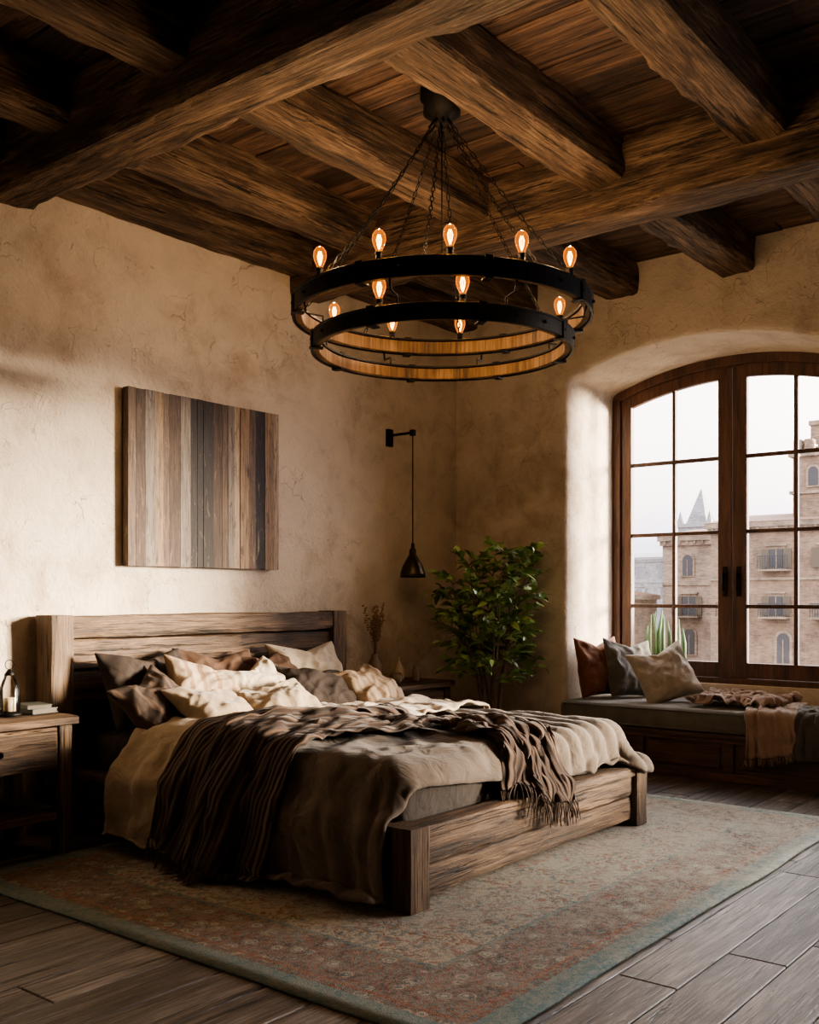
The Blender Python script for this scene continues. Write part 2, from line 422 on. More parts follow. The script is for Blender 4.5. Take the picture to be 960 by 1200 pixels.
# ------------------------------------------------------------------ cloth simulation (position based, numpy)
def rbox(P,c,b,r):
    p=P-c; q=np.abs(p)-(b-r); mq=np.maximum(q,0); nrm=np.linalg.norm(mq,axis=-1)
    mx=q.max(-1); d=nrm+np.minimum(mx,0)-r
    g=np.sign(p)*mq/np.maximum(nrm,1e-9)[...,None]
    ins=nrm<1e-9
    if ins.any():
        idx=q.argmax(-1); gi=np.zeros_like(P); np.put_along_axis(gi,idx[...,None],1.,-1); gi*=np.sign(p); g=np.where(ins[...,None],gi,g)
    return d,g
def B(a,b,r):
    a=np.array(a,float); b=np.array(b,float); return ((a+b)/2,(b-a)/2,r)
def sim(P,ru,rv,boxes,thick=.008,steps=170,iters=8,maps=None,fr=.6,noise_amp=.0,g=9.8,bend=.12,zf=.022):
    P=P.copy(); V=np.zeros_like(P); dt=1/60.
    diag=math.hypot(ru,rv)
    rng=np.random.RandomState(3)
    def pr(a,b,rest,k):
        d=b-a; L=np.linalg.norm(d,axis=-1,keepdims=True); c=d*(k*.5*(L-rest)/np.maximum(L,1e-9)); a+=c; b-=c
    for st in range(steps):
        V[...,2]-=g*dt; V*=.975
        if noise_amp and st<60: V+=rng.randn(*P.shape)*noise_amp
        sp=np.linalg.norm(V,axis=-1,keepdims=True); V*=np.minimum(1,2.5/np.maximum(sp,1e-6))
        O=P.copy(); P+=V*dt
        for it in range(iters):
            for o in (0,1):
                n=(P.shape[0]-o)//2*2
                pr(P[o:o+n:2],P[o+1:o+n:2],ru,1.)
                n=(P.shape[1]-o)//2*2
                pr(P[:,o:o+n:2],P[:,o+1:o+n:2],rv,1.)
            for o in (0,1):
                n=(P.shape[0]-o)//2*2
                a=P[o:o+n:2]; b=P[o+1:o+n:2]
                pr(a[:,:-1],b[:,1:],diag,.35); pr(a[:,1:],b[:,:-1],diag,.35)
            pr(P[:-2],P[2:],2*ru,bend*.5); pr(P[:,:-2],P[:,2:],2*rv,bend*.5)
            if it%3==2 or it==iters-1:
                for (c,b,r) in boxes:
                    d,gd=rbox(P,c,b,r); m=d<thick
                    if m.any():
                        push=gd*(thick-d)[...,None]; Q=P+push
                        disp=Q-O; dn=(disp*gd).sum(-1,keepdims=True)*gd; dtg=disp-dn
                        Q=Q-dtg*fr
                        P=np.where(m[...,None],Q,P)
                m=P[...,2]<zf; P[...,2]=np.where(m,zf,P[...,2])
                if maps is not None: P=maps(P,O)
        V=(P-O)/dt
    return P
CS=.03
class Maps:
    def __init__(s,verts,gap,ztop=.44,xs=3.02):
        s.gap=gap; s.xs=xs; s.ztop=ztop
        s.hm=np.full((110,110),-9.); s.sm=np.full((110,40),9.)
        for a in verts:
            A=[a,(a[1:]+a[:-1])/2,(a[:,1:]+a[:,:-1])/2,(a[1:,1:]+a[:-1,:-1])/2]
            for q in A:
                q=q.reshape(-1,3); i=((q[:,0]-2.3)/CS).astype(int).clip(0,109); j=((q[:,1]-1.8)/CS).astype(int).clip(0,109); k=(q[:,2]/CS).astype(int).clip(0,39)
                np.maximum.at(s.hm,(i,j),q[:,2])
                m=q[:,0]<xs; np.minimum.at(s.sm,(j[m],k[m]),q[m,0])
    def samp(s,M,a,b):
        na,nb=M.shape; fa=np.clip(a-.5,0,na-1.001); fb=np.clip(b-.5,0,nb-1.001); i=fa.astype(int); j=fb.astype(int); u=fa-i; w=fb-j
        return M[i,j]*(1-u)*(1-w)+M[i+1,j]*u*(1-w)+M[i,j+1]*(1-u)*w+M[i+1,j+1]*u*w
    def __call__(s,P,O):
        h=s.samp(s.hm,(P[...,0]-2.3)/CS,(P[...,1]-1.8)/CS)
        m=(h>s.ztop)&(P[...,2]<h+s.gap)&(P[...,2]>h-.15)
        P=P.copy(); P[...,2]=np.where(m,h+s.gap,P[...,2])
        for k in (0,1): P[...,k]=np.where(m,O[...,k]+(P[...,k]-O[...,k])*.4,P[...,k])
        x=s.samp(s.sm,(P[...,1]-1.8)/CS,P[...,2]/CS)
        m=(x<s.xs)&(x>2.4)&(P[...,0]>x-s.gap)&(P[...,0]<x+.12)&(P[...,2]<.5)
        P[...,0]=np.where(m,x-s.gap,P[...,0])
        return P
def normals(P):
    du=np.gradient(P,axis=0); dv=np.gradient(P,axis=1); N=np.cross(du,dv); return N/np.maximum(np.linalg.norm(N,axis=-1,keepdims=True),1e-9)
def fbm(x,y,s,seed):
    f=np.vectorize(lambda a,b: noise.fractal(Vector((a*s+seed,b*s,seed)),1.,2.,3))
    return f(x,y)
def ridges(u,v,su,sv,seed,ang=0.):
    """crease-like folds in cloth space (metres)"""
    c,s_=math.cos(ang),math.sin(ang); a=u*c+v*s_; b=-u*s_+v*c
    w=fbm(a,b,1.6,seed+3)*.22
    n=fbm((a+w)*su,(b+w)*sv,1.,seed)
    return 1-np.minimum(1,np.abs(n)*3.2)
def cloth_obj(name,P,mat,parent,solid=.01,sub=1):
    n,m=P.shape[:2]
    me=bpy.data.meshes.new(name)
    faces=[(i*m+j,(i+1)*m+j,(i+1)*m+j+1,i*m+j+1) for i in range(n-1) for j in range(m-1)]
    me.from_pydata(P.reshape(-1,3).tolist(),[],faces)
    uv=me.uv_layers.new(name='UVMap')
    L=np.empty(len(me.loops),dtype=np.int32); me.loops.foreach_get('vertex_index',L)
    U=np.stack([(L//m)/(n-1),(L%m)/(m-1)],-1).astype(np.float32); uv.data.foreach_set('uv',U.ravel())
    for p in me.polygons: p.use_smooth=True
    me.materials.append(mat); o=bpy.data.objects.new(name,me); scene.collection.objects.link(o); o.parent=parent
    if solid: s=o.modifiers.new('sol','SOLIDIFY'); s.thickness=solid; s.offset=1
    if sub: s=o.modifiers.new('sub','SUBSURF'); s.levels=sub; s.render_levels=sub
    return o
bed_boxes=[B((3.06,2.47,0),(4.88,4.6,.51),.06),B((2.965,2.365,-.2),(4.975,4.6,.325),.02),B((2.955,2.345,-.2),(3.09,2.485,.335),.02)]
# base duvet (taupe)
sp=.027
nu,nv=94,66
U,Vv=np.meshgrid(np.arange(nu),np.arange(nv),indexing='ij')
th=math.radians(-5); xx=(U)*sp*.94-.40; yy=Vv*sp*.95
X=3.02+xx*math.cos(th)-yy*math.sin(th)*.6; Y=2.47+xx*math.sin(th)+yy*math.cos(th)
P0=np.stack([X,Y,.60+.06*fbm(X,Y,4.,1.)],-1)
duv=sim(P0,sp,sp,bed_boxes,thick=.012,steps=130,iters=9,noise_amp=.03,zf=.05)
u_=U*sp; v_=Vv*sp
quilt=.030*(np.abs(np.sin(math.pi*(u_+.11*np.sin(v_*3.2+.5)+.03*fbm(u_,v_,3.,4.))/.125))-.35)*np.clip((U-46)/16,0,1)*np.clip((48-Vv)/16,0,1)
side=.024*ridges(u_,v_,1.2,5.5,2.,.12)*np.clip((24-U)/10,0,1)
topw=.022*ridges(u_,v_,2.2,4.2,9.,.6)*(1-np.clip((24-U)/10,0,1))*(1-.6*np.clip((U-50)/16,0,1))
duv=duv+normals(duv)*(quilt+side+topw)[...,None]
m_duv=fabric('duvet_taupe_linen',(.165,.128,.098),(.125,.097,.074),wrinkle=.45,sheen=.12)
# cream folded coverlet
nu2,nv2=95,34
U2,V2=np.meshgrid(np.arange(nu2),np.arange(nv2),indexing='ij')
X=2.64+U2*sp*.93; Y=3.32+V2*sp*.82+.12*np.clip((3.2-X)/.5,0,1)+.05*np.sin(X*3)
P0=np.stack([X,Y,.68+.06*fbm(X,Y,5.,7.)],-1)
mp=Maps([duv],.034)
crm=sim(P0,sp,sp,bed_boxes,thick=.02,steps=130,iters=9,maps=mp,noise_amp=.04,zf=.06)
u2=U2*sp; v2=V2*sp
crm=crm+normals(crm)*(.026*ridges(u2,v2,2.4,4.5,15.,-.5)+.010*ridges(u2,v2,5,5,21.,.7))[...,None]
m_crm=fabric('coverlet_cream',(.48,.39,.275),(.38,.305,.21),wrinkle=.5)
# throw
def catmull(pts,n):
    pts=[np.array(p,float) for p in pts]; pts=[2*pts[0]-pts[1]]+pts+[2*pts[-1]-pts[-2]]; out=[]
    for i in range(1,len(pts)-2):
        for k in range(40):
            t=k/40; a,b,c,d=pts[i-1:i+3]; out.append(.5*((2*b)+(-a+c)*t+(2*a-5*b+4*c-d)*t*t+(-a+3*b-3*c+d)*t**3))
    out.append(pts[-2]); out=np.array(out); L=np.concatenate([[0],np.cumsum(np.linalg.norm(np.diff(out,axis=0),axis=1))])
    s=np.linspace(0,L[-1],n); return np.stack([np.interp(s,L,out[:,k]) for k in range(out.shape[1])],-1),L[-1]
path=[(2.60,3.42),(3.0,3.38),(3.45,3.28),(3.92,3.10),(4.10,2.86),(4.01,2.60),(3.86,2.38),(3.79,2.24)]
C,Ln=catmull(path,10); sp2=.024; nt=int(Ln*1.08/sp2); C,Ln=catmull(path,nt)
T=np.gradient(C,axis=0); T/=np.linalg.norm(T,axis=1,keepdims=True); Nn=np.stack([-T[:,1],T[:,0]],-1)
nw=44; wd=np.interp(np.linspace(0,1,nt),[0,.25,.5,1],[.74,.64,.50,.40])
a=(np.arange(nw)/(nw-1)-.5)
XY=C[:,None,:]+Nn[:,None,:]*(wd[:,None]*a[None,:])[...,None]
Z=.76+.055*np.sin(a[None,:]*44+2.2*np.sin(np.linspace(0,5,nt))[:,None])+.03*fbm(XY[...,0],XY[...,1],5.,3.)
P0=np.concatenate([XY,Z[...,None]],-1)
mp=Maps([duv+np.array([0,0,.024]),crm+np.array([0,0,.014])],.022)
thr=sim(P0,sp2,sp2,bed_boxes,thick=.030,steps=130,iters=9,maps=mp,noise_amp=.04,bend=.04,zf=.035)
Ut,Vt=np.meshgrid(np.arange(nt)*sp2,np.arange(nw)*sp2,indexing='ij')
Nt=normals(thr)
thr=thr+Nt*np.sign(Nt[...,2:3]+.3)*(.024*ridges(Ut,Vt,1.0,8.,31.,.05)+.03*ridges(Ut,Vt,2.2,5.,44.,.5)*np.clip((Ut-.5)/.3,0,1))[...,None]
def throw_mat():
    s=NT('knit_throw_stripes'); uv=s.uv(); sp_=s.N('ShaderNodeSeparateXYZ'); s.L(uv,sp_.inputs[0])
    w=s.math('SINE',s.math('MULTIPLY',sp_.outputs[1],210.)); w2=s.math('SINE',s.math('MULTIPLY',sp_.outputs[1],37.))
    co=s.obj(); n=s.noise(co,120,3,.6)
    col=s.mix(s.ramp(w,[(.3,0.),(.7,.8)]),(.034,.018,.011),(.085,.047,.029))
    col=s.mix(s.ramp(w2,[(.92,0.),(.97,.5)]),col,(.20,.13,.085))
    col=s.mix(.5,col,s.mix(n,(.3,.3,.3),(1.4,1.4,1.4)),'MULTIPLY')
    s.L(col,s.b.inputs['Base Color']); s.b.inputs['Roughness'].default_value=.95; s.b.inputs['Sheen Weight'].default_value=.12
    p=s.bump(w,.7,.006); s.bump(n,.5,.003,p); return s.m
m_throw=throw_mat()
bedding=empty('duvet'); cloth_obj('duvet_shell',duv,m_duv,bedding,.026,1)
cv=empty('coverlet'); cloth_obj('coverlet_shell',crm,m_crm,cv,.016,1)
tb=empty('throw_blanket'); cloth_obj('throw_cloth',thr,m_throw,tb,.007,1)
m_fr=fabric('fringe_yarn',(.10,.062,.042),wrinkle=0)
def fringe(name,row,dirs,L,mat,parent,every=1,wall=None):
    bm=bmesh.new()
    R=[Vector(p) for p in row]; D=[Vector(d).normalized() for d in dirs]
    for i in range(0,len(R)-1,every):
        for t in (0,.5):
            p=R[i].lerp(R[i+1],t); d=D[i]; l=L*random.uniform(.8,1.1); pts=[p]
            j=Vector((random.uniform(-.01,.01),random.uniform(-.01,.01),0))
            for k in range(1,5):
                dd=(d*(1-k/4)+Vector((0,0,-1))*(k/4)).normalized(); p=p+dd*l/4+j*.4
                if p.z<.02: p=Vector((p.x-.01,p.y,.02))
                pts.append(p)
            tube(bm,pts,.0032,4,taper=[.8,1,1,1,.6])
    mk(name,bm,mat,parent,smooth=True)
fringe('fringe_a',thr[0],thr[0]-thr[2],.09,m_fr,tb); fringe('fringe_b',thr[-1],thr[-1]-thr[-3],.10,m_fr,tb)

# ------------------------------------------------------------------ pillows
def pillow(name,loc,size,rot,mat,seed=0,parent=None,pipe=False):
    W,Hh,T=size; n=34; bm=bmesh.new(); top=[];bot=[]
    for i in range(n+1):
        rt=[];rbm=[]
        for j in range(n+1):
            u=-1+2*i/n; v=-1+2*j/n
            x=W/2*u*(1-.10*(1-v*v)*u*u); y=Hh/2*v*(1-.10*(1-u*u)*v*v)
            e=max(0,(1-u**2))*max(0,(1-v**2)); t=T/2*(e**.42)
            wr=noise.fractal(Vector((u*1.5+seed*7.3,v*1.5,seed)),1.,2.,2)*.030*min(1,e*4)
            rn=noise.noise(Vector((u*1.3+v*1.0+seed*3.1,(v-u)*2.2,seed*1.7))); wr+=(1-min(1,abs(rn)*4))*.010*min(1,e*3)
            cr=math.sin(8*math.atan2(v,u)+seed*2+noise.noise(Vector((u*3,v*3,seed)))*3)*.011*(max(abs(u),abs(v))**2)*min(1,e*5)
            sag=-.045*(1-abs(u))**1.5*v if v>0 else 0
            y+=sag*1.2
            z=t*(1-.2*v)
            rt.append(bm.verts.new((x,y,z+wr+cr)))
            if i in (0,n) or j in (0,n): rbm.append(rt[-1])
            else: rbm.append(bm.verts.new((x,y,-z+wr*.5)))
        top.append(rt);bot.append(rbm)
    for i in range(n):
        for j in range(n):
            bm.faces.new((top[i][j],top[i+1][j],top[i+1][j+1],top[i][j+1]))
            try: bm.faces.new((bot[i][j],bot[i][j+1],bot[i+1][j+1],bot[i+1][j]))
            except: pass
    o=mk(name,bm,mat,parent,smooth=True,sub=1); o.location=loc; o.rotation_euler=[math.radians(r) for r in rot]
    return o
def stripe_fab(name,c1,c2,freq=70,axis=0):
    s=NT(name); co=s.obj(); sp_=s.N('ShaderNodeSeparateXYZ'); s.L(co,sp_.inputs[0])
    w=s.math('SINE',s.math('MULTIPLY',sp_.outputs[axis],float(freq))); n=s.noise(co,150,3,.6)
    col=s.mix(s.ramp(w,[(.45,0.),(.6,1.)]),c1,c2); col=s.mix(.4,col,s.mix(n,(.4,.4,.4),(1.3,1.3,1.3)),'MULTIPLY')
    s.L(col,s.b.inputs['Base Color']); s.b.inputs['Roughness'].default_value=.9; p=s.bump(s.noise(co,8,4,.5,1.),.35,.03); s.bump(n,.3,.002,p); return s.m
f_dk=fabric('pillow_dark_brown',(.026,.016,.011),sheen=0); f_br=fabric('pillow_brown',(.085,.044,.025),sheen=.0); f_cr=fabric('pillow_cream',(.54,.45,.33)); f_bg=fabric('pillow_beige',(.33,.25,.165))
f_tp=fabric('pillow_taupe',(.17,.13,.095)); f_ru=fabric('pillow_rust',(.20,.075,.032)); f_gr=fabric('pillow_grey',(.12,.105,.088)); f_st=stripe_fab('pillow_stripe',(.34,.26,.18),(.22,.145,.09),75); f_st2=stripe_fab('pillow_dark_stripe',(.030,.018,.013),(.075,.045,.029),90)
bz=.51
PL=[((3.34,4.40,bz+.21),(.60,.44,.20),(66,0,6),f_dk),
    ((3.84,4.42,bz+.20),(.56,.44,.18),(64,3,-4),f_br),
    ((4.56,4.42,bz+.21),(.58,.44,.20),(64,0,-3),f_cr),
    ((4.20,4.38,bz+.19),(.52,.42,.17),(60,-5,5),f_br),
    ((3.20,4.16,bz+.15),(.44,.40,.17),(46,-14,22),f_st2),
    ((3.58,4.22,bz+.18),(.50,.40,.17),(52,14,-8),f_st),
    ((3.92,4.18,bz+.17),(.46,.38,.17),(50,-10,12),f_cr),
    ((3.42,3.98,bz+.12),(.50,.36,.16),(28,6,12),f_bg),
    ((3.80,3.93,bz+.12),(.46,.36,.16),(28,-8,-14),f_bg),
    ((4.28,4.08,bz+.15),(.50,.38,.17),(40,6,-8),f_dk),
    ((4.64,4.02,bz+.14),(.44,.38,.17),(36,-5,10),f_st)]
for i,(l,s_,r,m) in enumerate(PL): pillow('bed_pillow',l,s_,r,m,i+1)

# ------------------------------------------------------------------ nightstands
def nightstand(x0,x1,y0,y1,zt):
    root=empty('nightstand')
    bm=bmesh.new(); rough_beam(bm,(x0-.02,y0-.02,zt-.045),(x1+.02,y1,zt),0,amp=.003,step=.04); rough_beam(bm,(x0,y0+.02,.16),(x1,y1-.01,.20),0,amp=.003,step=.05)
    mk('top_and_shelf',bm,m_bedX,root)
    bm=bmesh.new()
    for xa in (x0,x1-.07):
        for ya in (y0,y1-.08): rough_beam(bm,(xa,ya,.0),(xa+.07,ya+.07,zt-.045),2,amp=.003,step=.05)
    mk('leg',bm,m_bedZ,root)
    bm=bmesh.new(); box(bm,(x0+.07,y0+.012,zt-.24),(x1-.07,y0+.03,zt-.05)); box(bm,(x0+.085,y0+.002,zt-.225),(x1-.085,y0+.014,zt-.065))
    for xa in (x0+.012,x1-.03): box(bm,(xa,y0+.07,zt-.24),(xa+.018,y1-.08,zt-.05))
    box(bm,(x0+.03,y0+.03,zt-.24),(x1-.03,y1-.03,zt-.225))
    mk('drawer',bm,m_bedX,root,bevel=.003)
    bm=bmesh.new(); cx=(x0+x1)/2; lathe(bm,[(.001,0),(.014,.002),(.016,.01),(.008,.02)],(0,0,0),12)
    for v in bm.verts: v.co=Vector((cx+v.co.x,y0+.002-v.co.z,zt-.145+v.co.y))
    mk('knob',bm,m_iron,root)
nightstand(2.02,2.75,4.20,4.70,.645)
nightstand(5.20,5.80,4.24,4.70,.612)
m_cer=plain('stoneware',(.16,.11,.07),.6,0,.3,30); m_ceramic2=plain('pale_ceramic',(.36,.27,.18),.6,0,.2,30)
m_dry=plain('dried_grass',(.20,.12,.055),.9)
zr=.616
root=empty('vase_with_dried_stems'); bm=bmesh.new()
lathe(bm,[(0,0),(.04,0),(.058,.05),(.060,.09),(.04,.14),(.022,.17),(.026,.19),(.02,.19),(.017,.17),(0,.16)],(5.30,4.52,zr))
mk('vase',bm,m_cer,root)
bm=bmesh.new()
for i in range(22):
    a=random.uniform(0,6.28); sp_=random.uniform(.01,.08); hh=random.uniform(.22,.40); p=Vector((5.30,4.52,.77)); q=p+Vector((math.cos(a)*sp_,math.sin(a)*sp_,hh))
    tube(bm,[p,p.lerp(q,.5)+Vector((0,0,.03)),q],.0015,4)
    for k in range(12):
        c=p.lerp(q,.5+.045*k)+Vector((random.uniform(-.012,.012),random.uniform(-.012,.012),.0)); M=Matrix.Translation(c)@Euler((random.uniform(0,3),random.uniform(0,3),0)).to_matrix().to_4x4()
        box(bm,(-.004,-.003,-.01),(.004,.003,.01),0,M)
mk('stems',bm,m_dry,root)
bm=bmesh.new(); lathe(bm,[(0,0),(.035,0),(.04,.03),(.036,.09),(.015,.125),(.014,.16),(.018,.165),(0,.165)],(5.44,4.42,zr)); mk('ceramic_bottle',bm,m_ceramic2)
bm=bmesh.new(); lathe(bm,[(0,0),(.028,0),(.03,.01),(.03,.075),(.022,.095),(.022,.11),(0,.11)],(5.52,4.33,zr)); mk('stoneware_jar',bm,m_cer)
bm=bmesh.new(); lathe(bm,[(0,0),(.03,0),(.045,.02),(.045,.055),(.035,.07),(.03,.06),(0,.05)],(5.30,4.33,zr)); mk('small_bowl',bm,m_cer)
bm=bmesh.new()
for i,(w,d,hh,an) in enumerate(((.14,.18,.022,.1),(.12,.16,.018,-.15))):
    M=Matrix.Translation((2.68,4.42,.650+sum((.022,.018)[:i])))@Matrix.Rotation(an,4,'Z')
    box(bm,(-w/2,-d/2,0),(w/2,d/2,.003),0,M); box(bm,(-w/2,-d/2,hh-.003),(w/2,d/2,hh),0,M); box(bm,(-w/2+.005,-d/2+.004,.003),(w/2-.004,d/2-.004,hh-.003),1,M); box(bm,(-w/2,-d/2,0),(-w/2+.004,d/2,hh),0,M)
mk('book_stack',bm,[plain('book_cover',(.05,.055,.05),.6),plain('book_pages',(.12,.10,.075),.9)])
root=empty('candle_lantern'); bm=bmesh.new(); c=(2.535,4.38,.650)
lathe(bm,[(0,0),(.055,0),(.055,.012),(.02,.02),(0,.02)],c,24)
for k in range(4):
    a=k*math.pi/2+.4; tube(bm,[(c[0]+.05*math.cos(a),c[1]+.05*math.sin(a),c[2]+.01),(c[0]+.05*math.cos(a),c[1]+.05*math.sin(a),c[2]+.13),(c[0]+.02*math.cos(a),c[1]+.02*math.sin(a),c[2]+.19)],.003,6)
lathe(bm,[(.022,.185),(.024,.19),(.01,.21),(0,.215)],c,16)
tube(bm,[(c[0]+.022*math.cos(t),c[1],c[2]+.235+.022*math.sin(t)) for t in [k*.524 for k in range(12)]],.002,5,closed=True)
mk('lantern_frame',bm,m_iron,root)
bm=bmesh.new(); lathe(bm,[(.047,.015),(.047,.12),(.03,.165),(.022,.18)],c,24); mk('lantern_glass',bm,m_glass,root)
bm=bmesh.new(); lathe(bm,[(0,.02),(.028,.02),(.028,.08),(.02,.083),(0,.08)],c,16); mk('candle',bm,plain('wax',(.6,.48,.32),.5),root)

# ------------------------------------------------------------------ wall art
root=empty('wood_strip_wall_art')
bm=bmesh.new(); x0,x1=3.405,4.545; z0,z1=1.37,2.352; x=x0
cl=bm.loops.layers.float_color.new('strip_col')
pal={'m':(.12,.080,.056),'l':(.33,.25,.175),'d':(.022,.017,.016),'g':(.17,.14,.118),'b':(.070,.043,.030),'t':(.23,.155,.098)}
seq='mbgtmbgdddbmgltmdtl'
ws=[random.uniform(.04,.08) for _ in seq]; s_=(x1-x0)/sum(ws)
for w,ch_ in zip(ws,seq):
    w*=s_; d=random.uniform(0,.006)
    for f in box(bm,(x+.0008,4.68-d,z0+random.uniform(-.002,.002)),(x+w-.0008,4.725,z1+random.uniform(-.002,.002))):
        for l in f.loops: l[cl]=(*pal[ch_],1)
    x+=w
mk('strips',bm,m_art,root)
bm=bmesh.new(); box(bm,(x0+.03,4.724,z0+.03),(x1-.03,4.74,z1-.03)); mk('backing',bm,m_bedX,root)

# ------------------------------------------------------------------ pendant wall lamp
root=empty('wall_pendant_lamp'); bm=bmesh.new(); px=5.71; pz=2.36
box(bm,(px-.028,4.715,pz-.07),(px+.028,4.74,pz+.055))
tube(bm,[(px,4.72,pz+.01),(px,4.52,pz+.01)],.010,8); box(bm,(px-.014,4.495,pz-.012),(px+.014,4.53,pz+.03))
tube(bm,[(px,4.512,pz),(px,4.512,1.58)],.0045,6)
mk('bracket_and_cord',bm,m_iron,root)
bm=bmesh.new()
lathe(bm,[(.0,.245),(.012,.245),(.014,.21),(.024,.20),(.028,.16),(.036,.15),(.05,.125),(.075,.08),(.09,.03),(.093,0),(.088,0),(.085,.03),(.07,.08),(.045,.12),(.02,.14),(0,.145)],(px,4.512,1.335),32)
mk('shade',bm,m_bronze,root)
bm=bmesh.new(); lathe(bm,[(0,.02),(.02,.03),(.028,.055),(.02,.09),(.012,.12),(0,.12)],(px,4.512,1.335),16); mk('bulb',bm,plain('frosted_bulb',(.8,.75,.65),.3),root)

# ------------------------------------------------------------------ chandelier
ch=empty('chandelier'); yaw=math.radians(38.5)
F=Vector((math.cos(yaw),math.sin(yaw),0)); R_=Vector((math.sin(yaw),-math.cos(yaw),0))
CC=Vector((3.755,2.797,0)); r1,r2=.685,.60; zu,zl=2.50,2.345
def rp_(r,psi,z):
    p=math.radians(psi); return CC+r*(math.sin(p)*R_-math.cos(p)*F)+Vector((0,0,z))
def ring(r,z,hh,nm):
    bm=bmesh.new(); seg=96
    def band(ra,rb,za,zb,mi,jit=0):
        rs=[]
        for i in range(seg):
            a=2*math.pi*i/seg; j=jit*noise.noise(Vector((math.cos(a)*4,math.sin(a)*4,z*7)))
            rs.append([bm.verts.new((CC.x+q*math.cos(a),CC.y+q*math.sin(a),w)) for q,w in ((ra+j,za),(rb+j,za+j),(rb+j,zb+j),(ra+j,zb))])
        for i in range(seg):
            A=rs[i];Bb=rs[(i+1)%seg]
            for k in range(4):
                f=bm.faces.new((A[k],A[(k+1)%4],Bb[(k+1)%4],Bb[k])); f.material_index=mi
    band(r-.012,r,z-hh/2,z+hh/2,0)
    band(r-.042,r-.0125,z-hh/2+.006,z+hh/2-.006,1,.004)
    band(r-.05,r+.003,z+hh/2-.004,z+hh/2+.006,0)
    for k in range(24):
        a=2*math.pi*(k+.5)/24; M=Matrix.Translation((CC.x,CC.y,z))@Matrix.Rotation(a,4,'Z')
        if k%3==0:
            box(bm,(r-.002,-.018,-hh/2-.006),(r+.007,.018,hh/2+.008),0,M); box(bm,(r-.05,-.018,hh/2+.004),(r+.007,.018,hh/2+.012),0,M); box(bm,(r-.05,-.018,-hh/2-.008),(r+.007,.018,-hh/2),0,M)
        box(bm,(r,-.006,-.006),(r+.010,.006,.006),0,M)
    mk(nm,bm,[m_iron,m_glow_wood],ch,bevel=.0015,seg=1)
ring(r1,zu,.072,'upper_ring'); ring(r2,zl,.064,'lower_ring')
bm=bmesh.new()
lathe(bm,[(0,.16),(.10,.16),(.10,.10),(.085,.09),(.085,.03),(.05,.02),(.035,-.02),(0,-.02)],(CC.x,CC.y,CEIL-.155),32)
for k in range(8):
    a=k*math.pi/4; tube(bm,[(CC.x+.03*math.cos(a),CC.y+.03*math.sin(a),CEIL-.15),(CC.x+.06*math.cos(a),CC.y+.06*math.sin(a),CEIL-.19)],.006,6)
mk('canopy',bm,m_iron,ch)
bm=bmesh.new()
def chain(a,b):
    a=Vector(a);b=Vector(b); L=(b-a).length; n=int(L/.036); t=(b-a).normalized(); s=t.cross(Vector((0,0,1))); s.normalize(); u=s.cross(t)
    for i in range(n):
        c=a.lerp(b,(i+.5)/n)-Vector((0,0,.05))*4*((i+.5)/n)*(1-(i+.5)/n)*.6; w=s if i%2 else u
        pts=[]
        for k in range(8):
            an=2*math.pi*k/8; pts.append(c+t*(.023*math.cos(an))+w*(.0075*math.sin(an)))
        tube(bm,pts,.0022,4,closed=True)
topc=lambda psi: CC+.05*(math.sin(math.radians(psi))*R_-math.cos(math.radians(psi))*F)+Vector((0,0,CEIL-.185))
for psi in (-100,-50,-8,35,75,125,170,-145):
    chain(topc(psi),rp_(r1-.025,psi,zu+.045))
for k in range(8):
    ps=-20+45*k; tube(bm,[rp_(r1-.02,ps,zu-.03),rp_(r1-.03,ps,zu-.075),rp_(r2-.02,ps,zl+.075),rp_(r2-.02,ps,zl)],.005,6)
tube(bm,[CC+Vector((0,0,CEIL-.17)),CC+Vector((0,0,2.75))],.003,6)
mk('chains_and_rods',bm,m_iron,ch)
bs=bmesh.new(); bg=bmesh.new(); bf=bmesh.new()
bulbs=[(r1,p,zu+.03) for p in (1,-24,27,-52,52,-128,118,-159,170)]+[(r2,-28,zl+.025),(r2,6.5,zl+.025)]
for i,(r,psi,z) in enumerate(bulbs):
    p=rp_(r-.02,psi,z)
    lathe(bs,[(0,0),(.024,0),(.026,.01),(.014,.014),(.014,.036),(.016,.039),(.016,.047),(0,.047)],p,12)
    q=p+Vector((0,0,.046))
    lathe(bg,[(.012,0),(.015,.010),(.024,.030),(.029,.050),(.027,.070),(.017,.085),(.006,.092),(0,.093)],q,16)
    for sg in (-1,1):
        tube(bf,[q+Vector((0,0,.012)),q+R_*.006*sg+Vector((0,0,.030)),q+R_*.009*sg+Vector((0,0,.050)),q+R_*.003*sg+Vector((0,0,.070))],.0028,6)
    tube(bf,[q+F*.004+Vector((0,0,.015)),q+F*.006+Vector((0,0,.045)),q+Vector((0,0,.068))],.0028,6)
    ld=bpy.data.lights.new('bulb_light','POINT'); ld.energy=5.5; ld.color=(1,.66,.36); ld.shadow_soft_size=.012
    lo=bpy.data.objects.new('bulb_light_%d'%i,ld); lo.location=q+Vector((0,0,.112)); lo.parent=ch; scene.collection.objects.link(lo)
mk('candle_sockets',bs,m_iron,ch); mk('bulb_glass',bg,m_bglass,ch,smooth=True); mk('filaments',bf,m_fil,ch,smooth=True)

